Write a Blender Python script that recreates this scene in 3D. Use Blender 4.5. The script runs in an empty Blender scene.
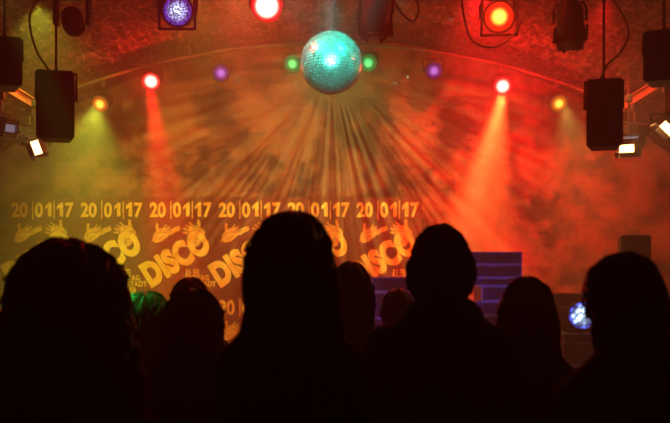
import bpy, bmesh, math, random
from mathutils import Vector, Matrix, Euler, noise
random.seed(7)
S=bpy.context.scene
S.view_settings.view_transform='Standard'
COL=S.collection
def link(o): COL.objects.link(o); return o

# ---------------------------------------------------------------- materials
MATS={}
def mat(name,base=(.5,.5,.5),rough=.6,metal=0.,noise_amt=.15,nscale=20.,bump=.0,emis=None,estr=0,spec=.5):
    if name in MATS: return MATS[name]
    m=bpy.data.materials.new(name); m.use_nodes=True
    nt=m.node_tree; b=nt.nodes['Principled BSDF']
    b.inputs['Roughness'].default_value=rough; b.inputs['Metallic'].default_value=metal
    b.inputs['Specular IOR Level'].default_value=spec
    tc=nt.nodes.new('ShaderNodeTexCoord'); n=nt.nodes.new('ShaderNodeTexNoise')
    n.inputs['Scale'].default_value=nscale; n.inputs['Detail'].default_value=5
    nt.links.new(tc.outputs['Object'],n.inputs['Vector'])
    r=nt.nodes.new('ShaderNodeValToRGB')
    r.color_ramp.elements[0].position=.3; r.color_ramp.elements[1].position=.7
    r.color_ramp.elements[0].color=tuple(c*(1-noise_amt) for c in base)+(1,)
    r.color_ramp.elements[1].color=tuple(min(1,c*(1+noise_amt)) for c in base)+(1,)
    nt.links.new(n.outputs['Fac'],r.inputs['Fac']); nt.links.new(r.outputs['Color'],b.inputs['Base Color'])
    if bump:
        bp=nt.nodes.new('ShaderNodeBump'); bp.inputs['Strength'].default_value=bump; bp.inputs['Distance'].default_value=.02
        nt.links.new(n.outputs['Fac'],bp.inputs['Height']); nt.links.new(bp.outputs['Normal'],b.inputs['Normal'])
    if emis:
        b.inputs['Emission Color'].default_value=tuple(emis)+(1,); b.inputs['Emission Strength'].default_value=estr
    MATS[name]=m; return m
def brickmat(name,c1,c2,mortar,swz,scale=1.,bump=.6,dist=.02,nz=3.5,ms=.008,warp=.02):
    m=bpy.data.materials.new(name); m.use_nodes=True
    nt=m.node_tree; b=nt.nodes['Principled BSDF']; b.inputs['Roughness'].default_value=.85
    tc=nt.nodes.new('ShaderNodeTexCoord'); sp=nt.nodes.new('ShaderNodeSeparateXYZ'); cb=nt.nodes.new('ShaderNodeCombineXYZ')
    nw=nt.nodes.new('ShaderNodeTexNoise'); nw.inputs['Scale'].default_value=6; nt.links.new(tc.outputs['Object'],nw.inputs['Vector'])
    wm=nt.nodes.new('ShaderNodeMixRGB'); wm.blend_type='LINEAR_LIGHT'; wm.inputs[0].default_value=warp
    nt.links.new(tc.outputs['Object'],wm.inputs[1]); nt.links.new(nw.outputs['Color'],wm.inputs[2])
    nt.links.new(wm.outputs[0],sp.inputs[0])
    nt.links.new(sp.outputs[swz[0]],cb.inputs[0]); nt.links.new(sp.outputs[swz[1]],cb.inputs[1])
    br=nt.nodes.new('ShaderNodeTexBrick'); nt.links.new(cb.outputs[0],br.inputs['Vector'])
    br.inputs['Scale'].default_value=scale; br.inputs['Brick Width'].default_value=.26; br.inputs['Row Height'].default_value=.085
    br.inputs['Mortar Size'].default_value=ms; br.inputs['Mortar Smooth'].default_value=.3
    br.inputs['Color1'].default_value=c1+(1,); br.inputs['Color2'].default_value=c2+(1,); br.inputs['Mortar'].default_value=mortar+(1,)
    n=nt.nodes.new('ShaderNodeTexNoise'); n.inputs['Scale'].default_value=nz; n.inputs['Detail'].default_value=8; n.inputs['Roughness'].default_value=.7
    nt.links.new(tc.outputs['Object'],n.inputs['Vector'])
    mx=nt.nodes.new('ShaderNodeMixRGB'); mx.blend_type='MULTIPLY'; mx.inputs[0].default_value=.95
    rp=nt.nodes.new('ShaderNodeValToRGB'); rp.color_ramp.elements[0].position=.42; rp.color_ramp.elements[1].position=.58
    rp.color_ramp.elements[0].color=(.10,.10,.10,1)
    nt.links.new(n.outputs['Fac'],rp.inputs[0]); nt.links.new(br.outputs['Color'],mx.inputs[1]); nt.links.new(rp.outputs[0],mx.inputs[2])
    nt.links.new(mx.outputs[0],b.inputs['Base Color'])
    bp=nt.nodes.new('ShaderNodeBump'); bp.inputs['Strength'].default_value=bump; bp.inputs['Distance'].default_value=dist
    ad=nt.nodes.new('ShaderNodeMath'); ad.operation='SUBTRACT'; nt.links.new(n.outputs['Fac'],ad.inputs[0]); nt.links.new(br.outputs['Fac'],ad.inputs[1])
    nt.links.new(ad.outputs[0],bp.inputs['Height']); nt.links.new(bp.outputs[0],b.inputs['Normal'])
    return m
def lensmat(name,core,rim,s_core,s_rim=1.,cells=0,p0=.05,p1=.7):
    m=bpy.data.materials.new(name); m.use_nodes=True; nt=m.node_tree
    for n in list(nt.nodes): nt.nodes.remove(n)
    out=nt.nodes.new('ShaderNodeOutputMaterial'); e=nt.nodes.new('ShaderNodeEmission')
    tc=nt.nodes.new('ShaderNodeTexCoord'); ln=nt.nodes.new('ShaderNodeVectorMath'); ln.operation='LENGTH'
    mp=nt.nodes.new('ShaderNodeVectorMath'); mp.operation='MULTIPLY'; mp.inputs[1].default_value=(10,10,0)
    nt.links.new(tc.outputs['Object'],mp.inputs[0]); nt.links.new(mp.outputs[0],ln.inputs[0])
    rp=nt.nodes.new('ShaderNodeMapRange'); rp.inputs[1].default_value=p0; rp.inputs[2].default_value=p1; rp.interpolation_type='SMOOTHSTEP'
    nt.links.new(ln.outputs['Value'],rp.inputs[0])
    mx=nt.nodes.new('ShaderNodeMixRGB'); mx.inputs[1].default_value=tuple(c*s_core for c in core)+(1,); mx.inputs[2].default_value=tuple(c*s_rim for c in rim)+(1,)
    nt.links.new(rp.outputs[0],mx.inputs[0]); nt.links.new(mx.outputs[0],e.inputs['Color']); e.inputs['Strength'].default_value=1
    if cells:
        v=nt.nodes.new('ShaderNodeTexVoronoi'); v.inputs['Scale'].default_value=cells; nt.links.new(tc.outputs['Object'],v.inputs['Vector'])
        r2=nt.nodes.new('ShaderNodeMapRange'); r2.inputs[1].default_value=.1; r2.inputs[2].default_value=.6; r2.inputs[3].default_value=1.8; r2.inputs[4].default_value=.15
        nt.links.new(v.outputs['Distance'],r2.inputs[0]); nt.links.new(r2.outputs[0],e.inputs['Strength'])
    nt.links.new(e.outputs[0],out.inputs[0]); return m

M_BLACK=mat('black_powder_coat',(.010,.010,.011),.6,0,.2,40,spec=.2)
M_DARKMETAL=mat('dark_steel',(.05,.045,.04),.5,.6,.2,30)
M_STEEL=mat('brushed_steel',(.45,.42,.38),.35,.9,.15,60)
M_PIPE=mat('weathered_pipe',(.08,.06,.045),.55,.2,.6,4)
M_BEAM=mat('painted_beam',(.42,.2,.14),.6,.1,.3,9)
M_GRILLE=mat('speaker_grille',(.008,.008,.009),.8,.1,.5,220,.4,spec=.15)
M_RUBBER=mat('cable_rubber',(.012,.012,.012),.6)
M_CASE=mat('laminated_case',(.022,.018,.035),.5,0,.05,15)
M_ALU=mat('aluminium_edge',(.30,.28,.42),.4,.3,.1,50)
M_SKIN=mat('skin',(.36,.22,.16),.55,0,.08,30)
M_EYE=mat('eye_white',(.6,.6,.6),.2)
M_SHOE=mat('shoe_leather',(.02,.018,.016),.4)
M_DENIM=mat('dark_denim',(.02,.025,.04),.85,0,.3,150,.2)
M_FLOOR=mat('worn_floor',(.02,.018,.016),.6,0,.4,3,.1)
M_STAGE=mat('stage_board',(.04,.035,.03),.6,0,.3,6,.1)

# ---------------------------------------------------------------- mesh builder
class MB:
    def __init__(s): s.bm=bmesh.new()
    def _x(s,vs,M):
        if M is not None: bmesh.ops.transform(s.bm,matrix=M,verts=vs)
    def box(s,c,d,bev=0,M=None):
        r=bmesh.ops.create_cube(s.bm,size=1); vs=r['verts']
        bmesh.ops.scale(s.bm,vec=Vector(d),verts=vs); bmesh.ops.translate(s.bm,vec=Vector(c),verts=vs)
        if bev:
            es=list({e for v in vs for e in v.link_edges})
            rr=bmesh.ops.bevel(s.bm,geom=es,offset=bev,segments=2,affect='EDGES',profile=.5)
            vs=list({v for f in rr['faces'] for v in f.verts}|{v for v in vs if v.is_valid})
        s._x(vs,M); return s
    def rings(s,rs,cap0=True,cap1=True,closed=True):
        vv=[[s.bm.verts.new(p) for p in r] for r in rs]
        n=len(rs[0])
        for a,b in zip(vv[:-1],vv[1:]):
            for i in range(n if closed else n-1):
                j=(i+1)%n; s.bm.faces.new((a[i],a[j],b[j],b[i]))
        if cap0 and closed: s.bm.faces.new(vv[0][::-1])
        if cap1 and closed: s.bm.faces.new(vv[-1])
        return s
    def lathe(s,prof,n=24,M=None,cap0=True,cap1=True):
        M=M or Matrix()
        rs=[[M@Vector((r*math.cos(2*math.pi*i/n),r*math.sin(2*math.pi*i/n),z)) for i in range(n)] for r,z in prof]
        return s.rings(rs,cap0,cap1)
    def tube(s,pts,r,n=10,caps=True):
        pts=[Vector(p) for p in pts]; N=len(pts)
        if not hasattr(r,'__len__'): r=[r]*N
        rs=[]; up=None
        for i,p in enumerate(pts):
            t=(pts[min(i+1,N-1)]-pts[max(i-1,0)]).normalized()
            if up is None:
                up=Vector((0,0,1)) if abs(t.z)<.9 else Vector((0,1,0))
            x=t.cross(up).normalized(); y=x.cross(t).normalized(); up=y
            rx,ry=(r[i] if hasattr(r[i],'__len__') else (r[i],r[i]))
            rs.append([p+x*rx*math.cos(2*math.pi*k/n)+y*ry*math.sin(2*math.pi*k/n) for k in range(n)])
        return s.rings(rs,caps,caps)
    def ell(s,c,r,M=None,u=20,v=14):
        q=bmesh.ops.create_uvsphere(s.bm,u_segments=u,v_segments=v,radius=1)['verts']
        bmesh.ops.scale(s.bm,vec=Vector(r),verts=q)
        if M is not None: bmesh.ops.transform(s.bm,matrix=M,verts=q)
        bmesh.ops.translate(s.bm,vec=Vector(c),verts=q); return s
    def poly(s,pts,y=0):
        s.bm.faces.new([s.bm.verts.new((p[0],y,p[1])) for p in pts]); return s
    def done(s,name,m,parent=None,loc=(0,0,0),rot=None,smooth=True,**kw):
        bmesh.ops.recalc_face_normals(s.bm,faces=s.bm.faces)
        me=bpy.data.meshes.new(name); s.bm.to_mesh(me); s.bm.free()
        if smooth:
            me.polygons.foreach_set('use_smooth',[True]*len(me.polygons))
            try: me.set_sharp_from_angle(angle=math.radians(35))
            except Exception: pass
        if m: me.materials.append(m)
        o=bpy.data.objects.new(name,me); link(o); o.location=loc
        if rot is not None: o.rotation_euler=rot
        if parent: o.parent=parent
        for k,v in kw.items(): o[k]=v
        return o
def empty(name,loc,label,cat,group=None,rot=None):
    o=bpy.data.objects.new(name,None); o.empty_display_size=.1; link(o); o.location=loc
    if rot is not None: o.rotation_euler=rot
    o['label']=label; o['category']=cat
    if group: o['group']=group
    return o
def copytree(o,parent=None):
    c=o.copy(); COL.objects.link(c)
    if parent: c.parent=parent
    for ch in list(o.children): copytree(ch,c)
    return c
def aimrot(d): return Vector(d).to_track_quat('-Z','Y').to_euler()

# ---------------------------------------------------------------- room shell
HW=4.6; YB=10.8; YF=-2.0; R=6.57; CR=4.6
def vz(x,off=0): return CR-off-(R-math.sqrt(R*R-x*x))
M_VAULT=brickmat('brick_vault',(.20,.095,.065),(.035,.018,.013),(.34,.24,.19),(1,0),bump=1.,dist=.12,nz=7,ms=.010,warp=.10)
M_WALLB=brickmat('painted_back_wall',(.26,.13,.09),(.22,.11,.075),(.20,.10,.07),(0,2),bump=.25,nz=2)
M_WALLS=brickmat('painted_side_wall',(.12,.07,.06),(.09,.05,.045),(.06,.04,.035),(1,2))
b=MB(); NX=64
inn=[(-HW+2*HW*i/NX) for i in range(NX+1)]
b.rings([[Vector((x,y,vz(x))) for x in inn]+[Vector((x,y,vz(x)+.25)) for x in inn[::-1]] for y in (YF,YB+.2)])
o=b.done('ceiling',M_VAULT); o['kind']='structure'
b=MB(); b.rings([[Vector((x,y,vz(x)-.001)) for x in inn]+[Vector((HW,y,0)),Vector((-HW,y,0))] for y in (YB,YB+.2)])
o=b.done('wall_back',M_WALLB,smooth=False); o['kind']='structure'
b=MB(); b.rings([[Vector((x,y,vz(x)-.001)) for x in inn]+[Vector((HW,y,0)),Vector((-HW,y,0))] for y in (YF-.2,YF)])
o=b.done('wall_front',M_WALLS,smooth=False); o['kind']='structure'
for sx,nm in ((-1,'wall_left'),(1,'wall_right')):
    o=MB().box((sx*(HW+.1),(YF+YB)/2,vz(HW)/2),(.2,YB-YF,vz(HW))).done(nm,M_WALLS,smooth=False); o['kind']='structure'
o=MB().box((0,(YF+YB)/2,-.1),(2*HW,YB-YF,.2)).done('floor',M_FLOOR,smooth=False); o['kind']='structure'
# stage
SZ=.35
st=empty('stage',(0,9.15,0),'low black wooden stage platform in front of the back wall','stage')
MB().box((0,0,SZ-.03),(9.1,3.24,.06),.005).done('deck',M_STAGE,st)
MB().box((0,-1.58,(SZ-.06)/2),(9.1,.03,SZ-.06)).done('front_panel',M_BLACK,st)

# ---------------------------------------------------------------- posters
PAPER=mat('poster_paper',(.14,.045,.03),.8,0,.2,8)
INK=mat('poster_yellow_ink',(.74,.54,.13),.8,0,.12,30)
INKA=mat('poster_orange_ink',(.58,.36,.10),.8,0,.45,25)
def textmesh(name,body,size,m,parent,loc,rot=0,offset=0,sx=1,align='LEFT',space=1.0):
    cu=bpy.data.curves.new(name,'FONT'); cu.body=body; cu.size=size; cu.offset=offset; cu.align_x=align
    cu.space_character=space; cu.space_line=.84; cu.extrude=.0004
    t=bpy.data.objects.new('tmp',cu); link(t)
    dg=bpy.context.evaluated_depsgraph_get(); me=bpy.data.meshes.new_from_object(t.evaluated_get(dg)); me.name=name
    bpy.data.objects.remove(t)
    me.transform(Matrix.Rotation(math.radians(90),4,'X')@Matrix.Diagonal((sx,1,1,1)))
    me.materials.clear(); me.materials.append(m)
    o=bpy.data.objects.new(name,me); link(o); o.parent=parent; o.location=loc; o.rotation_euler=(0,-rot,0); return o
PW,PH=.826,1.166
def hand_art(b,cx,cz,s,flip=1,rot=0,y=-.004):
    def T(p):
        x,z=p[0]*flip*s,p[1]*s; c,sn=math.cos(rot),math.sin(rot)
        return (cx+x*c-z*sn,cz+x*sn+z*c)
    b.poly([T(p) for p in [(-.9,-.5),(-.3,-.62),(.25,-.45),(.42,-.1),(.3,.3),(-.1,.42),(-.5,.3),(-.8,.1)]],y)
    for i,(a,l) in enumerate(((-8,.42),(4,.5),(16,.45),(30,.35))):
        a=math.radians(a); d=(math.cos(a),math.sin(a)); n=(-d[1],d[0]); ox,oz=.36-.08*i*.6,-.3+.2*i; w=.085
        b.poly([T((ox+n[0]*w,oz+n[1]*w)),T((ox-n[0]*w,oz-n[1]*w)),T((ox+d[0]*l-n[0]*w*.8,oz+d[1]*l-n[1]*w*.8)),T((ox+d[0]*(l+.07),oz+d[1]*(l+.07))),T((ox+d[0]*l+n[0]*w*.8,oz+d[1]*l+n[1]*w*.8))],y-.0004)
    b.poly([T(p) for p in [(-.45,.25),(-.2,.35),(-.02,.78),(-.12,.9),(-.25,.82)]],y-.0004)
def one(b,x,z,h,w=.042,y=-.0045):
    b.poly([(x+.030,z),(x+.030+w,z),(x+.030+w,z+h),(x+.030+w*.25,z+h),(x-.004,z+h-.045),(x-.004,z+h-.085),(x+.030,z+h-.060)],y)
def make_poster():
    p=MB().box((PW/2,0,-PH/2),(PW,.004,PH)).done('poster',PAPER,smooth=False)
    textmesh('date_lettering','20',.235,INK,p,(.045,-.004,-.235),0,.008,.82)
    textmesh('date_lettering','0',.235,INK,p,(.325,-.004,-.235),0,.008,.82)
    b=MB(); one(b,.452,-.235,.168); b.done('date_lettering',INK,p,smooth=False)
    b=MB(); one(b,.592,-.235,.168); b.done('date_lettering',INK,p,smooth=False)
    textmesh('date_lettering','7',.235,INK,p,(.685,-.004,-.235),0,.008,.82)
    for x in (.300,.556): MB().box((x,-.004,-.155),(.012,.001,.22)).done('date_divider',INK,p,smooth=False)
    textmesh('title_lettering','DISCO',.385,INK,p,(.055,-.006,-1.075),math.radians(32),.026,.72,space=1.07)
    textmesh('details_lettering','21 00\nFREITAG\nINNSTADT\nKELLER',.088,INK,p,(.47,-.004,-.925),0,.002,.86)
    b=MB(); hand_art(b,.20,-.43,.15,1,.4); hand_art(b,.58,-.40,.16,-1,-.25); hand_art(b,.62,-.50,.12,1,.7)
    b.poly([(.06,-.54),(.10,-.48),(.40,-.34),(.42,-.40)],-.0045)
    b.done('illustration',INKA,p,smooth=False)
    return p
P0=make_poster(); first=True
for row in range(2):
    for i in range(6):
        o=P0 if first else copytree(P0); first=False
        o.location=(-3.924+.828*i,YB-.004,2.716-1.17*row)
        o['label']='red-brown paper event poster with yellow DISCO lettering and date'; o['category']='poster'; o['group']='event posters on the back wall'

# ---------------------------------------------------------------- disco ball
TEAL=mat('mirror_tile',(.14,.85,.70),.26,.62,.6,45)  # teal of the reflected light is put into the tile colour
db=empty('disco_ball',(-.03,7.2,3.416),'large mirrored disco ball glittering teal, hanging on a rod','disco ball')
BR=.25
b=MB(); b.ell((0,0,0),(BR-.004,)*3,u=48,v=24); b.done('core',M_BLACK,db)
b=MB(); rows=34
for r in range(rows):
    t0=math.pi*(r+.09)/rows; t1=math.pi*(r+.91)/rows; tm=(t0+t1)/2
    n=max(5,int(2*math.pi*BR*math.sin(tm)/(math.pi*BR/rows)))
    for k in range(n):
        p0=2*math.pi*(k+.08)/n; p1=2*math.pi*(k+.92)/n; pm=(p0+p1)/2
        c=Vector((math.sin(tm)*math.cos(pm),math.sin(tm)*math.sin(pm),math.cos(tm)))
        J=Matrix.Rotation(random.gauss(0,.07),3,Vector((random.gauss(0,1),random.gauss(0,1),random.gauss(0,1))).normalized())
        vs=[]
        for (t,p) in ((t0,p0),(t1,p0),(t1,p1),(t0,p1)):
            q=Vector((math.sin(t)*math.cos(p),math.sin(t)*math.sin(p),math.cos(t)))
            vs.append(b.bm.verts.new(c*BR+J@((q-c)*BR)))
        b.bm.faces.new(vs)
b.done('mirror_tiles',TEAL,db,smooth=False)
b=MB(); b.lathe([(.03,.24),(.04,.255),(.04,.27),(.008,.28),(.008,.52)],16); b.done('hanging_rod',M_BLACK,db)
b=MB(); b.box((0,0,.56),(.12,.12,.1),.01); b.lathe([(.02,.5),(.02,.52)],12); b.done('motor',M_BLACK,db)

# ---------------------------------------------------------------- pipes
def archz(x): 
    x+=.1; return 4.31-(8-math.sqrt(64-x*x))
b=MB(); b.tube([(x*.1,9.9,archz(x*.1)) for x in range(-33,34)],.02,12)
pp=b.done('curved_lighting_pipe',M_PIPE,label='curved metal lighting pipe carrying a row of coloured lamps',category='pipe')
for x in (-2.9,-1.6,-.05,1.45,2.9):
    MB().tube([(x,9.9,archz(x)),(x,9.9,vz(x)-.002)],.009,8).done('hanger',M_DARKMETAL,pp)
b=MB(); b.tube([(-2.3,7.2,4.08),(0,7.2,4.08),(2.3,7.2,4.08)],.025,12)
p2=b.done('straight_lighting_bar',M_DARKMETAL,label='straight steel lighting bar under the brick vault',category='pipe')
for x in (-1.7,-.9,.9,1.7):
    MB().tube([(x,7.2,4.08),(x,7.2,vz(x)-.002)],.009,8).done('hanger',M_DARKMETAL,p2)
for sx,z in ((-1,3.4),(1,3.46)):
    b=MB(); X=sx*3.0
    b.box((X,7.4,z),(.07,4.0,.012)); b.box((X,7.4,z+.09),(.07,4.0,.012)); b.box((X,7.4,z+.045),(.012,4.0,.085))
    q=b.done('side_steel_beam',M_BEAM,smooth=False,label='reddish painted steel beam running along the side of the room',category='beam',group='side beams')
    for y in (5.8,7.5,9.2): MB().tube([(X,y,z+.09),(X,y,vz(3.0)-.002)],.01,8).done('hanger',M_DARKMETAL,q)

# ---------------------------------------------------------------- par cans
def pointl(name,loc,color,power,radius=.04):
    l=bpy.data.lights.new(name,'POINT'); l.energy=power; l.color=color; l.shadow_soft_size=radius
    o=bpy.data.objects.new(name,l); link(o); o.location=loc; return o
def par(pivot,aim,lens,clampz,s=1.,label='',cat='stage light',name='par_can',barn=False,y_frame=False,glow=None):
    px,py,pz=pivot; clampz-=.055; h=clampz-pz
    root=empty(name,(px,py if py<9 else 9.9,clampz),label,cat); oy=py-root.location.y
    d=(Vector(aim)-Vector(pivot)).normalized()
    b=MB(); b.box((0,0,0),(.05,.035,.06),.006); b.tube([(0,0,-.02),(0,oy,-h+.125*s+.02)],.009,8)
    b.done('clamp',M_DARKMETAL,root)
    yw=math.atan2(d.x,-d.y) 
    b=MB(); w=.12*s
    b.tube([(-w,0,0),(-w,0,.08*s),(-w*.85,0,.125*s),(w*.85,0,.125*s),(w,0,.08*s),(w,0,0)],[(.012,.004)]*6,8)
    for q in (-w,w): b.lathe([(.02,-.01),(.02,.01)],12,Matrix.Translation((q,0,0))@Matrix.Rotation(math.pi/2,4,'Y'))
    b.done('yoke',M_BLACK,root,(0,oy,-h),(0,0,yw))
    b=MB(); r=.1*s
    b.lathe([(r*1.12,-.10*s),(r*1.12,-.085*s),(r*1.02,-.08*s),(r*1.02,.06*s),(r*.9,.1*s),(r*.55,.16*s),(r*.5,.2*s),(r*.42,.21*s)],28,cap0=False)
    b.lathe([(r*1.12,-.10*s),(r*.98,-.10*s),(r*.98,-.05*s)],28,cap0=False,cap1=False)
    hs=b.done('housing',M_BLACK,root,(0,oy,-h),aimrot(d))
    MB().lathe([(.0005,-.012),(r*.5,-.009),(r*.96,0)],28,cap0=True,cap1=False).done('lens',lens or mat('unlit_lens',(.03,.03,.035),.1),hs,(0,0,-.075*s))
    if y_frame or barn:
        b=MB(); f=r*1.3
        for sx in (-1,1): b.box((sx*(f-.01),0,-.112*s),(.02,2*f,.006)); b.box((0,sx*(f-.01),-.112*s),(2*f,.02,.006))
        b.done('gel_frame',M_BLACK,hs,smooth=False)
    if barn:
        for k in range(4):
            M=Matrix.Rotation(k*math.pi/2,4,'Z')@Matrix.Translation((0,r*1.25,-.115*s))@Matrix.Rotation(math.radians(-35),4,'X')
            MB().box((0,0,-.07*s),(r*2.0,.004,.14*s),0,M).done('barn_door',M_BLACK,hs,smooth=False)
    if glow: pointl('lamp_glow',Vector(pivot)+d*(.22*s),glow[0],glow[1])
    return root,d
def spot(name,loc,aim,color,power,angle=30,blend=.6,radius=.05):
    l=bpy.data.lights.new(name,'SPOT'); l.energy=power; l.color=color; l.spot_size=math.radians(angle); l.spot_blend=blend; l.shadow_soft_size=radius
    o=bpy.data.objects.new(name,l); link(o); o.location=loc; o.rotation_euler=(Vector(aim)-Vector(loc)).to_track_quat('-Z','Y').to_euler(); return o
RED=(1,.008,.010); YEL=(1,.55,.10)
L_RED=lensmat('red_lens',(1,.18,.14),(1,.012,.008),24,4.5,p1=.85)
L_REDHOT=lensmat('red_hot_lens',(1,.22,.16),(1,.02,.015),36,6,p0=.3,p1=1.)
L_GREEN=lensmat('green_lens',(.12,1,.25),(.0,.5,.08),1.8,.4)
L_PURPLE=lensmat('violet_lens',(.6,.2,.9),(.3,.03,.35),1.3,.35)
L_AMBER=lensmat('amber_lens',(1,.5,.05),(.8,.14,.005),3.6,.8)
L_ORANGE=lensmat('orange_lens',(1,.30,.03),(1,.012,.003),9,2.5,p0=.1,p1=.8)
L_BLUE=lensmat('blue_violet_lens',(.55,.6,1),(.22,.05,.75),3.4,.9,cells=70,p1=1.)
L_BLUEW=lensmat('blue_led_lens',(.5,.7,1),(.05,.08,.8),8,1.5,cells=18,p1=1.3)
arch=[((-2.552,9.85,3.657),(-2.7,7.6,2.4),L_AMBER,'amber par lamp clamped under the curved pipe',(YEL,5)),
 ((-2.002,9.85,3.90),(-1.9,6.5,2.2),L_RED,'red par lamp clamped under the curved pipe',(RED,50)),
 ((-1.243,9.85,3.985),(-1.1,6.2,2.6),L_PURPLE,'dim violet par lamp clamped under the curved pipe',None),
 ((-.454,9.85,4.075),(-.9,6.0,3.0),L_GREEN,'green par lamp hanging beside the disco ball',((.1,1,.2),5)),
 ((.354,9.85,4.086),(.8,6.0,3.0),L_GREEN,'green par lamp hanging beside the disco ball',((.1,1,.2),5)),
 ((1.078,9.85,4.009),(1.0,6.2,2.6),L_PURPLE,'dim violet par lamp clamped under the curved pipe',None),
 ((1.826,9.85,3.844),(1.7,6.5,2.4),L_RED,'bright red par lamp casting an orange beam',(RED,90)),
 ((2.431,9.85,3.66),(2.6,7.4,2.4),L_AMBER,'amber par lamp clamped under the curved pipe',(YEL,5))]
for pv,am,ln,lb,gl in arch:
    par(pv,am,ln,archz(pv[0]),.92,lb,glow=gl)
par((-1.248,7.2,3.824),(-1.1,3,2.9),L_BLUE,4.08,1.15,'blue violet LED par lamp on the lighting bar',y_frame=True,glow=((.3,.2,1),.4))
par((-.544,7.2,3.87),(-.3,3,2.6),L_REDHOT,4.08,1.1,'very bright red par lamp on the lighting bar',glow=(RED,80))
par((1.304,7.2,3.784),(1.0,3,2.6),L_ORANGE,4.08,1.15,'orange glowing par lamp with square gel frame',y_frame=True,glow=((1,.04,.01),20))
par((1.88,7.2,3.76),(2.3,8.5,2.2),None,4.08,1.05,'unlit black par can with barn doors on the lighting bar',barn=True)
par((.33,7.2,3.83),(.2,9.5,2.6),None,4.08,1.1,'unlit black par can with barn doors beside the disco ball',barn=True)

# moving head
mh=empty('moving_head_light',(-2.10,7.2,4.05),'black moving head light hanging from the lighting bar','stage light')
MB().box((0,0,-.06),(.26,.22,.1),.015).done('base',M_BLACK,mh)
b=MB(); b.box((-.13,0,-.22),(.035,.09,.24),.012); b.box((.13,0,-.22),(.035,.09,.24),.012); b.box((0,0,-.115),(.26,.1,.03),.01); b.done('yoke',M_BLACK,mh)
MB().lathe([(.06,-.13),(.085,-.12),(.09,-.02),(.085,.07),(.06,.12),(.02,.13)],20).done('head',M_BLACK,mh,(0,0,-.29),(math.radians(-50),0,math.radians(25)))

# flood lights on the side beams
def flood(pivot,clampz,aim,lens,label,s=1.,roll=0,glow=None):
    px,py,pz=pivot; h=clampz-pz
    root=empty('flood_light',(px,py,clampz),label,'stage light'); d=Vector(aim)-Vector(pivot)
    b=MB(); b.box((0,0,0),(.06,.05,.07),.006); b.tube([(0,0,-.02),(0,0,-h+.12)],.01,8); b.done('clamp',M_DARKMETAL,root)
    yw=math.atan2(d.x,-d.y)
    b=MB(); w=.13*s; b.tube([(-w,0,0),(-w,0,.1*s),(-w*.9,0,.12*s),(w*.9,0,.12*s),(w,0,.1*s),(w,0,0)],[(.012,.004)]*6,8); b.done('yoke',M_BLACK,root,(0,0,-h),(0,0,yw))
    hs=MB()
    w,hh=.115*s,.085*s
    rs=[[Vector((sx*a,sy*c,z)) for sx,sy in ((-1,-1),(1,-1),(1,1),(-1,1))] for a,c,z in ((w,hh,-.06*s),(w,hh,0),(w*.7,hh*.6,.07*s),(w*.5,hh*.4,.09*s))]
    hs.rings(rs,cap0=False)
    for k in range(5): hs.box((0,-hh*.4+k*hh*.2,.085*s),(w*1.1,.004,.03*s))
    q=Vector(d).to_track_quat('-Z','Y')@Euler((0,0,roll)).to_quaternion()
    ho=hs.done('housing',M_BLACK,root,(0,0,-h),q.to_euler(),smooth=False)
    MB().box((0,0,-.045*s),(w*1.9,hh*1.9,.004)).done('lamp_glass',lens,ho,smooth=False)
    for k,(ww,dd) in enumerate(((w,hh),(hh,w),(w,hh),(hh,w))):
        M=Matrix.Rotation(k*math.pi/2,4,'Z')@Matrix.Translation((0,dd,-.06*s))@Matrix.Rotation(math.radians(-30),4,'X')
        MB().box((0,0,-.05*s),(ww*2,.004,.1*s),0,M).done('barn_door',M_DARKMETAL,ho,smooth=False)
    if glow: pointl('lamp_glow',Vector(pivot)+d.normalized()*.13,(1,.42,.12),glow)
    return root
def rectmat(name,c,s):
    return mat(name,(.1,.1,.1),.3,0,.1,20,0,c,s)
G_WARM=rectmat('hot_flood_glass',(1,.40,.10),18); G_COOL=rectmat('cool_flood_glass',(.7,.6,.8),.3)
flood((-2.83,8.5,2.97),3.36,(-1.6,5.5,1.9),G_WARM,'black flood light glowing warm white on the side beam',roll=1.2,glow=18)
flood((-3.02,8.15,3.08),3.36,(-.5,6.5,2.4),G_COOL,'black flood light with cool bluish glass on the side beam')
flood((-3.02,8.9,3.12),3.36,(-1.5,6.5,2.2),G_COOL,'black flood light with cool bluish glass on the side beam')
flood((2.79,8.55,2.95),3.42,(1.3,5.4,2.3),G_WARM,'black flood light glowing warm white on the side beam',glow=24)
flood((3.0,8.15,3.08),3.42,(2.3,5.6,2.3),G_WARM,'black flood light glowing warm white beneath the steel beam',roll=.8,glow=10)
flood((2.98,8.95,3.14),3.42,(1.5,6.5,2.3),G_COOL,'black flood light with cool bluish glass on the side beam')

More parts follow.
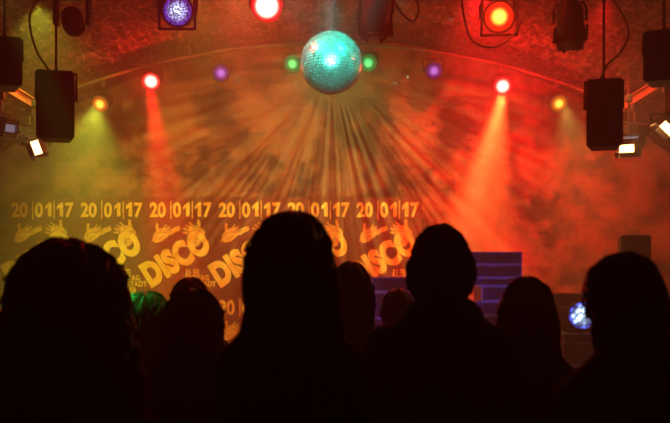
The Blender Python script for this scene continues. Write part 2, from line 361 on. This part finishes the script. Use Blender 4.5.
# ---------------------------------------------------------------- speakers
def speaker(name,c,dim,yaw,label,hang=None,group=None,tilt=0):
    w,dp,h=dim
    base=(c[0],c[1],c[2]-h/2)
    root=empty(name,base,label,'speaker',group,(tilt,0,yaw))
    b=MB()
    prof=[(-w/2,-dp/2),(w/2,-dp/2),(w*.36,dp/2),(-w*.36,dp/2)]
    b.rings([[Vector((x,y,z)) for x,y in prof] for z in (0,h)])
    bmesh.ops.bevel(b.bm,geom=list(b.bm.edges),offset=.012,segments=2,affect='EDGES')
    b.done('cabinet',M_BLACK,root)
    b=MB(); b.box((0,-dp/2-.006,h/2),(w*.9,.012,h*.93),.004); b.done('grille',M_GRILLE,root)
    for r,z in ((w*.38,h*.3),(w*.2,h*.78)):
        b=MB(); M=Matrix.Translation((0,-dp/2-.012,z))@Matrix.Rotation(math.pi/2,4,'X')
        b.lathe([(r,0),(r,.006),(r*.9,.008),(r*.85,.003),(r*.3,.002),(r*.25,.006),(.001,.009)],28,M,cap0=False,cap1=False); b.done('driver_ring',M_BLACK,root)
    if hang:
        L=hang-base[2]-.003
        b=MB(); b.tube([(-w/2-.006,.03,h*.6),(-w/2-.006,.03,h+.012),(w/2+.006,.03,h+.012),(w/2+.006,.03,h*.6)],[(.012,.004)]*4,8); b.tube([(0,.03,h+.01),(0,.03,L)],.010,10)
        b.done('mounting_bracket',M_BLACK,root)
    return root
speaker('hanging_speaker',(-2.139,6.9,3.003),(.285,.26,.51),.25,'black loudspeaker hung on a pole from the vault',vz(2.139))
speaker('hanging_speaker',(2.062,6.9,2.94),(.270,.26,.51),-.25,'black loudspeaker hung on a pole from the vault',vz(2.062))
speaker('hanging_speaker',(-2.31,6.3,3.18),(.22,.25,.34),.4,'small black loudspeaker hung beside the side beam',vz(2.31))
speaker('hanging_speaker',(2.30,6.3,3.22),(.26,.25,.35),-.4,'small black loudspeaker hung beside the side beam',vz(2.3))
speaker('floor_speaker',(3.04,9.2,SZ+.90),(.30,.36,1.80),-.1,'tall black loudspeaker standing on the stage')

# ---------------------------------------------------------------- cables
def cable(pts,label):
    P=[Vector(p) for p in pts]; out=[]
    for i in range(len(P)-1):
        a=P[max(i-1,0)];b_=P[i];c=P[i+1];d=P[min(i+2,len(P)-1)]
        for k in range(8):
            t=k/8; out.append(.5*((2*b_)+(c-a)*t+(2*a-5*b_+4*c-d)*t*t+(3*b_-a-3*c+d)*t**3))
    out.append(P[-1]); MB().tube(out,.009,8).done('cable',M_RUBBER,label=label,category='cable',group='lamp cables')
cable([(.52,7.2,4.05),(.66,7.14,3.86),(.62,7.1,3.72),(.52,7.08,3.78),(.46,7.12,3.9)],'black power cable looping below a par can')
cable([(1.0,7.2,4.05),(1.02,7.1,3.75),(1.08,7.05,3.55),(1.25,7.03,3.50),(1.40,7.03,3.6),(1.47,7.1,3.72)],'black power cable looping below the orange lamp')
cable([(2.1,7.2,4.05),(2.22,7.1,3.85),(2.30,7.05,3.62),(2.22,7.0,3.45),(2.12,7.03,3.35),(2.07,7.045,3.22)],'black cable running down to the hung loudspeaker')
cable([(-2.28,7.2,4.05),(-2.42,7.15,3.8),(-2.36,7.1,3.5),(-2.2,7.05,3.27)],'black cable running down to the hung loudspeaker')

# ---------------------------------------------------------------- flight cases on stage
def case(c,dim,yaw=0,group='stacked flight cases',label='black flight case with aluminium edges stacked on the stage'):
    w,d,h=dim
    root=empty('flight_case',c,label,'flight case',group,(0,0,yaw))
    MB().box((0,0,h/2),(w-.01,d-.01,h-.006),.004).done('body',M_CASE,root,smooth=False)
    b=MB(); e=.014
    for sx in (-1,1):
        for sy in (-1,1): b.box((sx*(w/2-e/2),sy*(d/2-e/2),h/2),(e,e,h))
        for z in (e/2,h-e/2): b.box((sx*(w/2-e/2),0,z),(e,d,e)); b.box((0,sx*(d/2-e/2),z),(w,e,e))
    if h>.2: b.box((0,0,h*.68),(w+.004,d+.004,.012))
    b.done('edge_trim',M_ALU,root,smooth=False)
    for sx in (-.28,.28): MB().box((sx*w,-d/2-.006,h*.66),(.05,.012,min(.07,h*.4)),.003).done('latch',M_DARKMETAL,root,smooth=False)
    b=MB(); b.tube([(-.05,-d/2,h*.3),(-.05,-d/2-.03,h*.3),(.05,-d/2-.03,h*.3),(.05,-d/2,h*.3)],.007,8); b.done('handle',M_BLACK,root)
    return root
z=SZ
for (w,h,dx) in ((.60,.40,0),(.58,.36,.01),(.50,.24,.0),(.46,.14,.03),(.40,.15,.05),(.47,.08,.01),(.52,.13,-.01),(.50,.13,.0)):
    case((1.60+dx,9.15,z),(w,.5,h-.002)); z+=h
z=SZ
for (w,h) in ((.5,.55),(.46,.42),(.42,.26),(.42,.15)):
    case((.56,9.2,z),(w,.45,h-.002),.05); z+=h
z=SZ
for (w,h) in ((.5,.5),(.45,.32)):
    case((2.5,9.2,z),(w,.45,h-.002)); z+=h
ctop=z
case((2.48,9.62,SZ),(.5,.3,.75)); case((2.45,9.62,SZ+.752),(.36,.3,.47))
lw=empty('floor_wash_light',(2.50,9.15,ctop),'round blue LED wash light standing on a flight case','stage light')
b=MB(); b.box((0,0,.02),(.2,.16,.04),.008); b.done('base',M_BLACK,lw)
b=MB(); b.tube([(-.16,0,.02),(-.16,0,.14),],[(.012,.02)]*2,8); b.tube([(.16,0,.02),(.16,0,.14)],[(.012,.02)]*2,8); b.tube([(-.16,0,.02),(.16,0,.02)],[(.012,.02)]*2,8); b.done('yoke',M_BLACK,lw)
hd=MB().lathe([(.145,-.03),(.145,.05),(.11,.1),(.04,.12)],28,cap0=False).done('head',M_BLACK,lw,(0,-.02,.17),(math.radians(-90),0,0))
MB().lathe([(.001,0),(.135,0)],28,cap0=False,cap1=False).done('led_lens',L_BLUEW,hd,(0,0,-.028))

# ---------------------------------------------------------------- people
def bodymesh(pose):
    b=MB(); k_=1.0
    slim=pose=='slim'
    if slim: k_=.86
    def er(z,cy,rx,ry,n=32,cx=0):
        out=[]
        for k in range(n):
            a=2*math.pi*k/n; c,s=math.cos(a),math.sin(a)
            out.append(Vector((cx+rx*math.copysign(abs(c)**.85,c),cy+ry*math.copysign(abs(s)**.9,s),z)))
        return out
    T=[(.80,0,.12,.09),(.86,-.01,.165,.115),(.93,-.01,.172,.12),(1.0,-.005,.155*(.95 if slim else 1),.105),(1.07,0,.138*k_,.098),(1.14,0,.138*k_,.098),(1.22,0,.15*k_,.108),(1.29,.005,.158*k_,.115),(1.35,0,.158*k_,.105),(1.39,-.005,.135*k_,.088),(1.425,-.01,.09,.068),(1.46,-.008,.062,.057),(1.50,0,.054,.054),(1.56,.01,.052,.055)]
    b.rings([er(*t) for t in T])
    bones=[]
    for s in (-1,1):
        sh=Vector((s*.17*k_,-.005,1.365 if not slim else 1.345))
        if pose=='down': el=Vector((s*.215,-.03,1.08)); wr=Vector((s*.235,.04,.85)); fd=Vector((0,.12,-1)).normalized(); side=Vector((0,1,-.1)).normalized(); hd=wr+fd*.06
        else: el=Vector((s*.225*(.9 if slim else 1),-.02,1.09)); wr=Vector((s*.12,.19,1.12)); fd=Vector((-s*.62,.5,.6)).normalized(); side=Vector((s*.35,-.5,.79)); side=(side-fd*side.dot(fd)).normalized(); hd=wr+fd*.06
        ar=.88 if slim else 1
        b.tube([Vector((s*.03,-.012,1.48)),Vector((s*.07,-.012,1.435)),Vector((s*.13*k_,-.008,1.395))],[.034,.04*ar,.043*ar],14)
        b.tube([Vector((s*.07*k_,-.005,1.395)),Vector((s*.13*k_,-.005,1.38)),sh,sh*.72+el*.28,el*.95+sh*.05,el*.75+wr*.25,wr,hd],[.05,.056*ar,.062*ar,.05*ar,.041*ar,.042*ar,.026,(.026,.026)],16)
        b.ell(sh,(.062*ar,.062*ar,.06*ar)); b.ell(el,(.041,.041,.041)); b.ell(wr,(.026,)*3,u=12,v=8)
        pn=fd.cross(side).normalized()
        Mp=Matrix((side,pn,fd)).transposed().to_4x4()
        b.ell(wr+fd*.055,(.040,.017,.052),Mp)
        for i,(L,off) in enumerate(((.070,.030),(.080,.011),(.074,-.010),(.058,-.029))):
            base=wr+fd*.088+side*off; curl=pn*(-s if pose=='down' else s)
            p1=base+fd*L*.42+curl*.004; p2=p1+(fd*.85+curl*.5).normalized()*L*.33; p3=p2+(fd*.55+curl*.8).normalized()*L*.25
            b.tube([base-fd*.02,base,p1,p2,p3],[.0095,.0095,.009,.0085,.007],10)
        t0=wr+fd*.025+side*.03; t1=t0+(side*.8+fd*.7).normalized()*.04; t2=t1+(side*.35+fd).normalized()*.032
        b.tube([wr+fd*.02+side*.012,t0,t1,t2],[.013,.013,.0105,.008],10)
        bones+= [('arm',sh,el,.06),('fore',el,wr,.04),('hand',wr+fd*.02,wr+fd*.15,.04)]
        b.tube([(s*.085,-.005,.90),(s*.09,0,.80),(s*.095,.01,.64),(s*.1,.012,.48),(s*.102,-.012,.36),(s*.104,-.015,.24),(s*.105,-.02,.10),(s*.105,-.02,.06)],[.092,.088,.07,.053,.054,.044,.034,.034],20)
        b.tube([(s*.105,-.06,.04),(s*.107,-.01,.045),(s*.112,.07,.034),(s*.116,.13,.024),(s*.118,.165,.02)],[(.03,.034),(.034,.04),(.04,.03),(.042,.02),(.03,.014)],14)
        bones+=[('leg',Vector((s*.085,0,.84)),Vector((s*.1,0,.1)),.08)]
    b.ell((0,.012,1.60),(.076,.096,.108),u=32,v=24); b.ell((0,.045,1.545),(.058,.062,.066)); b.ell((0,.085,1.508),(.028,.024,.022))
    b.ell((0,.088,1.625),(.052,.018,.014)); b.tube([(0,.098,1.615),(0,.112,1.595),(0,.124,1.573),(0,.108,1.562)],[.009,.011,.015,.009],12)
    for s in (-1,1): b.ell((s*.012,.106,1.565),(.009,.01,.008),u=12,v=8); b.ell((s*.04,.072,1.572),(.022,.022,.02)); b.ell((s*.076,.005,1.580),(.008,.018,.030),Matrix.Rotation(s*.2,4,'Z')); b.ell((s*.032,.095,1.602),(.017,.008,.009),u=12,v=8)
    b.tube([(-.024,.094,1.536),(0,.104,1.539),(.024,.094,1.536)],[.004,.0075,.004],10); b.tube([(-.02,.092,1.527),(0,.103,1.526),(.02,.092,1.527)],[.004,.008,.004],10)
    o=b.done('tmpbody',None)
    m=o.modifiers.new('r','REMESH'); m.mode='VOXEL'; m.voxel_size=.0065
    m=o.modifiers.new('s','SMOOTH'); m.factor=.5; m.iterations=4
    dg=bpy.context.evaluated_depsgraph_get(); me=bpy.data.meshes.new_from_object(o.evaluated_get(dg)); me.name='body_'+pose
    bpy.data.objects.remove(o)
    me.polygons.foreach_set('use_smooth',[True]*len(me.polygons)); me.materials.clear(); me.materials.append(M_SKIN)
    bones+=[('torso',Vector((0,0,.88)),Vector((0,0,1.36)),.15),('torso',Vector((-.1,0,1.40)),Vector((.1,0,1.40)),.06),('head',Vector((0,0,1.52)),Vector((0,.02,1.64)),.09),('neck',Vector((0,0,1.455)),Vector((0,0,1.5)),.055)]
    def cls(p):
        best=9;lab=''
        for l,a,c,r in bones:
            t=max(0,min(1,(p-a).dot(c-a)/(c-a).length_squared)); d=(p-(a+(c-a)*t)).length/r
            if d<best: best=d;lab=l
        return lab
    labs=[cls(v.co) for v in me.vertices]
    vn=[v.normal.copy() for v in me.vertices]
    def garment(name,pred,off):
        keep=[all(pred(labs[i],me.vertices[i].co) for i in f.vertices) for f in me.polygons]
        idx={};vs=[];fs=[]
        for f,k in zip(me.polygons,keep):
            if not k: continue
            q=[]
            for i in f.vertices:
                if i not in idx:
                    co=me.vertices[i].co; w=noise.noise(co*9)*.006+noise.noise(co*22)*.002
                    idx[i]=len(vs); vs.append(co+vn[i]*(off+w))
                q.append(idx[i])
            fs.append(q)
        g=bpy.data.meshes.new(name); g.from_pydata(vs,[],fs); g.update(); g.polygons.foreach_set('use_smooth',[True]*len(fs)); return g
    top=garment('jacket',lambda l,p:(l in('torso',) and p.z>.93 and p.z<1.49) or l in('arm','fore') or (l=='neck' and p.z<1.46),.012)
    bot=garment('trousers',lambda l,p:(l=='leg' or l=='torso') and .09<p.z<.955,.010)
    return me,top,bot
BODY={p:bodymesh(p) for p in ('down','bent','slim')}
def shoe_mesh():
    b=MB()
    b.tube([(.105,-.075,.045),(.105,-.05,.052),(.106,0,.056),(.111,.07,.042),(.116,.135,.032),(.118,.185,.026)],[(.028,.034),(.040,.05),(.044,.055),(.05,.040),(.05,.030),(.032,.022)],18)
    b.tube([(.105,-.025,.06),(.105,-.022,.12)],[.048,.046],18)
    b.box((.111,.055,.008),(.098,.27,.016),.007)
    o=b.done('x',M_SHOE); me=o.data; bpy.data.objects.remove(o); return me
SHOE=shoe_mesh()
SHOE_M=SHOE.copy(); SHOE_M.transform(Matrix.Diagonal((-1,1,1,1))); SHOE_M.flip_normals()

def catmull(rows,steps):
    out=[]
    for i in range(len(rows)-1):
        a,b_,c,d=rows[max(i-1,0)],rows[i],rows[i+1],rows[min(i+2,len(rows)-1)]
        for k in range(steps):
            t=k/steps; out.append(tuple(.5*((2*b_[j])+(c[j]-a[j])*t+(2*a[j]-5*b_[j]+4*c[j]-d[j])*t*t+(3*b_[j]-a[j]-3*c[j]+d[j])*t**3) for j in range(len(b_))))
    out.append(rows[-1]); return out
def hair(parent,rows,m,curl=0.,seed=0,stray=50,rip=.012,lump=.004,sr=.0011,fly=.006):
    rg=catmull(rows,5); n=120; b=MB(); P=[]; NR=len(rg)
    for ri,(z,cx,cy,rx,ry,A) in enumerate(rg):
        A=math.radians(min(A,180)); r=[]; low=max(0,(1.6-z)/.4)
        for k in range(n+1):
            th=-A+2*A*k/n
            base=Vector((cx+rx*math.sin(th),cy-ry*math.cos(th),z))
            fr=1+rip*math.sin(th*31+seed+3*noise.noise(Vector((th*2,z*3,seed))))+rip*.8*math.sin(th*67+seed*2)
            fr+=(.025+.09*low)*noise.noise(Vector((th*3.2+seed,z*5,seed*.7)))
            if A<3.1:
                e=max(0,(abs(2*k/n-1)-.8)/.2); fr-=.10*e*e
            nn=noise.noise_vector(Vector((base.x*9,base.y*9,base.z*5+seed)))*lump+noise.noise_vector(base*30+Vector((seed,0,0)))*(.0015+curl)
            q=Vector((cx+(base.x-cx)*fr,cy+(base.y-cy)*fr,z))+nn
            if ri>NR-8: q.z+=(ri-NR+8)/8*(.035*noise.noise(Vector((th*7,seed,0)))+.012*math.sin(th*41+seed))
            r.append(q)
        P.append(r)
    vv=[[b.bm.verts.new(p) for p in r] for r in P]
    for a,c in zip(vv[:-1],vv[1:]):
        for i in range(n): b.bm.faces.new((a[i],a[i+1],c[i+1],c[i]))
    tc=sum(P[0],Vector())/len(P[0]); tc.z+=.002
    top=b.bm.verts.new(tc)
    for i in range(n): b.bm.faces.new((top,vv[0][i],vv[0][i+1]))
    bmesh.ops.remove_doubles(b.bm,verts=b.bm.verts,dist=.0003)
    bmesh.ops.recalc_face_normals(b.bm,faces=b.bm.faces)
    rnd=random.Random(seed)
    for _ in range(stray):
        k=rnd.randrange(n); i0=rnd.randrange(0,max(1,NR-10)); L=rnd.randrange(9,24); i1=min(i0+L,NR)
        w=rnd.uniform(0,1)**2*fly; end=rnd.uniform(0,1)**3*fly*1.5; pts=[]
        for i in range(i0,i1):
            t=(i-i0)/max(1,i1-i0-1)
            c=Vector((rg[i][1],rg[i][2],P[i][k].z)); d=(P[i][k]-c).normalized()
            pts.append(P[i][k]+d*(w*math.sin(math.pi*t)+end*t*t-.0015)+Vector((rnd.gauss(0,.0006),rnd.gauss(0,.0006),0)))
        if len(pts)>3: b.tube(pts,sr,3)
    o=b.done('hair',m,parent)
    sm=o.modifiers.new('thickness','SOLIDIFY'); sm.thickness=.006; sm.offset=-1
    return o
H_DARK=mat('dark_brown_hair',(.02,.012,.008),.5,0,.3,60,spec=.3)
H_BLACK=mat('black_hair',(.008,.007,.007),.5,0,.3,60,spec=.3)
H_BROWN=mat('brown_hair',(.04,.022,.012),.5,0,.3,60,spec=.3)
H_FAIR=mat('light_brown_hair',(.12,.09,.06),.4,0,.8,30)
C_BLACK=mat('black_fabric',(.012,.012,.013),.9,0,.3,120,.2,spec=.2)
C_NAVY=mat('navy_fabric',(.012,.014,.025),.9,0,.3,120,.2,spec=.2)
C_GREY=mat('charcoal_fabric',(.025,.024,.024),.9,0,.3,120,.2,spec=.2)
C_MAROON=mat('maroon_fabric',(.03,.01,.01),.9,0,.3,120,.2,spec=.2)
def crown(w,ry=.108,top=1.725,c=1.585,fringe=150):
    out=[]
    for k,a in enumerate((85,74,62,50,37,24,12,0)):
        a=math.radians(a); z=c+(top-c)*math.sin(a); r=math.cos(a)
        A=180 if z>1.665 else (fringe if z>1.63 else 122)
        out.append((z,0,.006*(1-k/7),w*r,ry*r,A))
    return out
def short(w=1.):
    return crown(.087*w,.103,top=1.72)+[(1.555,0,0,.085*w,.094,92),(1.53,0,0,.080*w,.085,75),(1.50,0,0,.068*w,.07,62)]
def long(w,lower,ry=1.):
    return crown(w,.108*ry)+[(z,0,0,a,q*ry,g) for z,a,q,g in lower]
def hood(parent,cloth,w=1.):
    b=MB(); pts=[];rr=[]
    for k in range(17):
        a=math.radians(-115+230*k/16); e=math.cos(a*.78)
        pts.append((.085*w*math.sin(a),-.02-.08*math.cos(a),1.472-.04*(1-math.cos(a))*.6)); rr.append((.022+.022*e,.028+.028*e))
    b.tube(pts,rr,14)
    return b.done('hood',cloth,parent)
def person(loc,top_z,hairrows,hmat,cloth,label,pose='down',yaw=0,sx=1.,sy=1.,seed=1,curl=0,stray=50,hairtop=1.725,rip=.012,bot=M_DENIM,lump=.004,hd=False,sr=.0011,fly=.006):
    s=top_z/hairtop
    root=empty('person',(loc[0],loc[1],0),label,'person','crowd watching the stage',(0,0,yaw)); root.scale=(s*sx,s*sy,s)
    me,tp,bt=BODY[pose]
    def add(name,mesh,m=None):
        o=bpy.data.objects.new(name,mesh if m is None else mesh.copy()); link(o); o.parent=root
        if m: o.data.materials.clear(); o.data.materials.append(m)
        return o
    add('body',me); add('jacket',tp,cloth); add('trousers',bt,bot)
    add('shoe',SHOE); add('shoe',SHOE_M)
    for e in (-1,1): MB().ell((e*.032,.0945,1.60),(.0125,.0125,.0125),u=12,v=8).done('eye',M_EYE,root)
    hair(root,hairrows,hmat,curl,seed,stray,rip,lump,sr,fly)
    if hd: hood(root,cloth,hd)
    return root
def straight(w,k=1.): return long(w,[(1.55,w*1.02,.108,118),(1.50,w*1.04,.11,115),(1.45,w*1.07*k,.118,110),(1.40,w*1.12*k,.132,102),(1.32,w*1.17*k,.142,92),(1.24,w*1.17*k,.145,88),(1.16,w*1.1*k,.14,84)])
def bob(w): return long(w,[(1.55,w*1.02,.106,112),(1.51,w*1.0,.102,105),(1.475,w*.93,.095,95),(1.445,w*.8,.085,85)])
person((-.727,2.45),1.738,long(.138,[(1.54,.150,.125,118),(1.48,.160,.13,112),(1.42,.172,.145,104),(1.34,.182,.155,95),(1.25,.186,.158,90),(1.16,.178,.15,86)],ry=1.15),H_DARK,C_BLACK,'person with long bushy dark hair in a black top',seed=3,curl=.009,stray=620,rip=.02,lump=.014,yaw=.1,pose='slim',sr=.0013,fly=.016)
person((-.11,2.25),1.797,straight(.114,1.08),H_DARK,C_MAROON,'tall person with long straight dark hair in a maroon top',seed=5,stray=480,sx=.86,pose='slim',curl=.001,lump=.008,fly=.015)
person((.318,2.7),1.797,short(1.09),H_BLACK,C_BLACK,'broad-shouldered person with short dark hair and a black hooded top',pose='bent',seed=8,sx=.93,stray=340,yaw=-.05,hd=1.15,curl=.003,lump=.008,fly=.010)
person((.725,2.25),1.69,bob(.088),H_DARK,C_BLACK,'person with chin-length dark hair and hooded jacket, head turned',seed=11,stray=340,yaw=.35,pose='slim',hd=1.0,curl=.003,lump=.010,fly=.014)
person((.675,3.15),1.6455,straight(.116),H_BLACK,C_NAVY,'person with long smooth dark hair in a navy top',seed=13,stray=300,pose='slim',sx=.88,fly=.012)
person((-.497,3.15),1.607,straight(.120),H_BROWN,C_GREY,'person with shoulder-length brown hair in a charcoal top',seed=17,stray=340,pose='slim',sx=.88,curl=.003,lump=.010,fly=.014)
person((-.725,4.5),1.668,short(1.15),H_BLACK,C_BLACK,'person with short dark hair standing deeper in the crowd',seed=19,pose='slim',stray=160)
person((-.752,3.6),1.60,bob(.102),H_FAIR,C_BLACK,'person with light brown hair catching green light',seed=23,yaw=-.3,rip=.012,lump=.010,stray=300,pose='slim',sr=.0016,fly=.012)
person((.066,3.6),1.712,straight(.088),H_DARK,C_GREY,'person with dark hair over the shoulders in a charcoal top',seed=29,pose='slim',stray=240,curl=.002,sx=.95,fly=.01)
person((.312,4.5),1.617,short(1.02),H_BLACK,C_NAVY,'shorter person with short dark hair in a navy top',seed=31,pose='slim')
person((-1.22,3.15),1.545,straight(.104),H_DARK,C_BLACK,'person with long dark hair at the edge of the crowd',seed=37)

# ---------------------------------------------------------------- lights
spot('beam_red',(-1.98,9.62,3.80),(-1.45,8.8,1.0),RED,6000,24,1.)
spot('beam_orange',(1.79,9.60,3.72),(1.18,9.3,.6),(1,.09,.015),14000,36,1.)
spot('beam_yellow',(1.79,9.58,3.72),(1.06,9.4,1.2),YEL,3400,18,1.)
spot('beam_olive_left',(-2.55,9.62,3.58),(-2.9,9.5,1.2),(.42,.50,.03),900,100,1.)
spot('beam_amber_right',(2.45,9.62,3.58),(3.0,9.7,1.0),(.6,.40,.07),400,75,1.)
spot('wash_red_centre',(1.2,7.6,4.2),(2.1,10.8,2.7),RED,2000,70,1.)
spot('wash_red_right',(2.3,7.6,4.05),(2.5,10.8,2.8),RED,500,65,1.)
spot('wash_red_left',(-1.0,7.6,4.25),(-1.2,10.8,3.2),RED,330,70,1.)
spot('wash_low_red',(-.9,7.6,4.25),(-.2,10.8,1.0),(1,.02,.05),600,55,1.)
spot('wash_olive_left',(-2.5,7.6,4.0),(-3.2,10.8,2.6),(.50,.50,.03),560,70,1.)
spot('wash_olive_centre',(-.9,7.6,4.25),(-.7,10.8,3.2),(.62,.50,.05),330,75,1.)
spot('wash_amber_posters',(-1.2,7.6,4.2),(-1.7,10.8,2.1),(1,.58,.06),210,75,1.)
spot('wash_amber_right',(2.9,7.6,3.85),(3.4,10.8,2.4),(.7,.45,.10),110,60,1.)
# mirror ball: unseen spots added for its teal, the narrow one for a hot centre
spot('ball_teal_left',(-.55,6.45,4.02),(-.03,7.2,3.416),(.03,1,.70),120,30,.2,.05)
spot('ball_teal_right',(.49,6.45,4.02),(-.03,7.2,3.416),(.03,1,.70),120,30,.2,.05)
spot('ball_teal_low',(-.03,5.0,3.35),(-.03,7.2,3.38),(.04,1,.75),420,12.8,.15,.05)
spot('ball_hot_centre',(-.03,5.0,3.25),(-.03,7.2,3.40),(.6,1,.95),1900,4.4,1.,.03)
def gobo(l,kind):
    l.use_nodes=True; nt=l.node_tree; em=nt.nodes['Emission']
    tc=nt.nodes.new('ShaderNodeTexCoord')
    if kind=='rays':
        sp=nt.nodes.new('ShaderNodeSeparateXYZ'); nt.links.new(tc.outputs['Normal'],sp.inputs[0])
        at=nt.nodes.new('ShaderNodeMath'); at.operation='ARCTAN2'; nt.links.new(sp.outputs[0],at.inputs[0]); nt.links.new(sp.outputs[1],at.inputs[1])
        cb=nt.nodes.new('ShaderNodeCombineXYZ'); nt.links.new(at.outputs[0],cb.inputs[0])
        n=nt.nodes.new('ShaderNodeTexNoise'); n.inputs['Scale'].default_value=20; n.inputs['Detail'].default_value=1.5; nt.links.new(cb.outputs[0],n.inputs['Vector'])
        mr=nt.nodes.new('ShaderNodeMapRange'); mr.inputs[1].default_value=.42; mr.inputs[2].default_value=.68; mr.inputs[3].default_value=.15; mr.inputs[4].default_value=2.2
        nt.links.new(n.outputs['Fac'],mr.inputs[0])
        dn=nt.nodes.new('ShaderNodeMapRange'); dn.inputs[1].default_value=-.38; dn.inputs[2].default_value=.12; dn.inputs[3].default_value=1; dn.inputs[4].default_value=0
        nt.links.new(sp.outputs[1],dn.inputs[0])
        mu=nt.nodes.new('ShaderNodeMath'); mu.operation='MULTIPLY'; nt.links.new(mr.outputs[0],mu.inputs[0]); nt.links.new(dn.outputs[0],mu.inputs[1])
        nt.links.new(mu.outputs[0],em.inputs['Strength'])
    else:
        v=nt.nodes.new('ShaderNodeTexVoronoi'); v.inputs['Scale'].default_value=17
        nt.links.new(tc.outputs['Normal'],v.inputs['Vector'])
        mr=nt.nodes.new('ShaderNodeMapRange'); mr.inputs[1].default_value=.07; mr.inputs[2].default_value=.15; mr.inputs[3].default_value=6; mr.inputs[4].default_value=0
        nt.links.new(v.outputs['Distance'],mr.inputs[0]); nt.links.new(mr.outputs[0],em.inputs['Strength'])
# added patterned spots stand in for the shafts and dots off the ball
gobo(spot('ball_rays_standin',(-.03,7.48,3.49),(-.03,10.8,4.25),(.62,.66,.14),720,125,.9,.01).data,'rays')
gobo(spot('ball_dots_standin',(-.03,7.8,3.80),(-.03,8.38,4.80),(.08,1,.75),420,124,.3,.004).data,'dots')
spot('green_hair_light',(-1.35,3.5,2.9),(-.78,3.6,1.55),(.06,1,.10),150,11,.8)  # added spot without a fixture, puts green on one head of hair
spot('blue_case_fill',(1.05,8.0,.9),(1.62,8.9,1.85),(.20,.15,1),50,40,.8)  # added spot hidden behind the crowd, puts blue on the case stack
spot('blue_case_fill_low',(.1,8.0,.9),(.56,8.97,1.6),(.2,.14,1),25,40,.8)  # second added hidden spot, blue on the neighbouring cases
spot('red_vault_light',(1.2,8.0,4.28),(1.5,10.8,4.40),RED,120,65,1.)  # added above the frame, grazes the vault to bring out its bricks
spot('red_beam_light_left',(-2.3,8.6,3.5),(-3.0,8.2,3.45),(1,.05,.02),35,70,.9)  # pair of added spots that redden the side steel beams
spot('red_beam_light_right',(2.4,8.0,3.9),(3.0,8.4,3.5),(1,.05,.02),60,70,.9)

w=bpy.data.worlds.new('world'); S.world=w; w.use_nodes=True
w.node_tree.nodes['Background'].inputs[0].default_value=(.02,.004,.004,1); w.node_tree.nodes['Background'].inputs[1].default_value=.1
vs=w.node_tree.nodes.new('ShaderNodeVolumeScatter'); vs.inputs['Density'].default_value=.055; vs.inputs['Anisotropy'].default_value=.2
w.node_tree.links.new(vs.outputs[0],w.node_tree.nodes['World Output'].inputs['Volume'])

cam=bpy.data.cameras.new('camera'); co=bpy.data.objects.new('camera',cam); link(co)
co.location=(0,0,1.6); co.rotation_euler=(math.pi/2,0,0); cam.sensor_width=36; cam.lens=36*900/670; cam.shift_y=78.5/670
cam.clip_start=.05
cam.dof.use_dof=True; cam.dof.focus_distance=9.6; cam.dof.aperture_fstop=4.0
S.camera=co
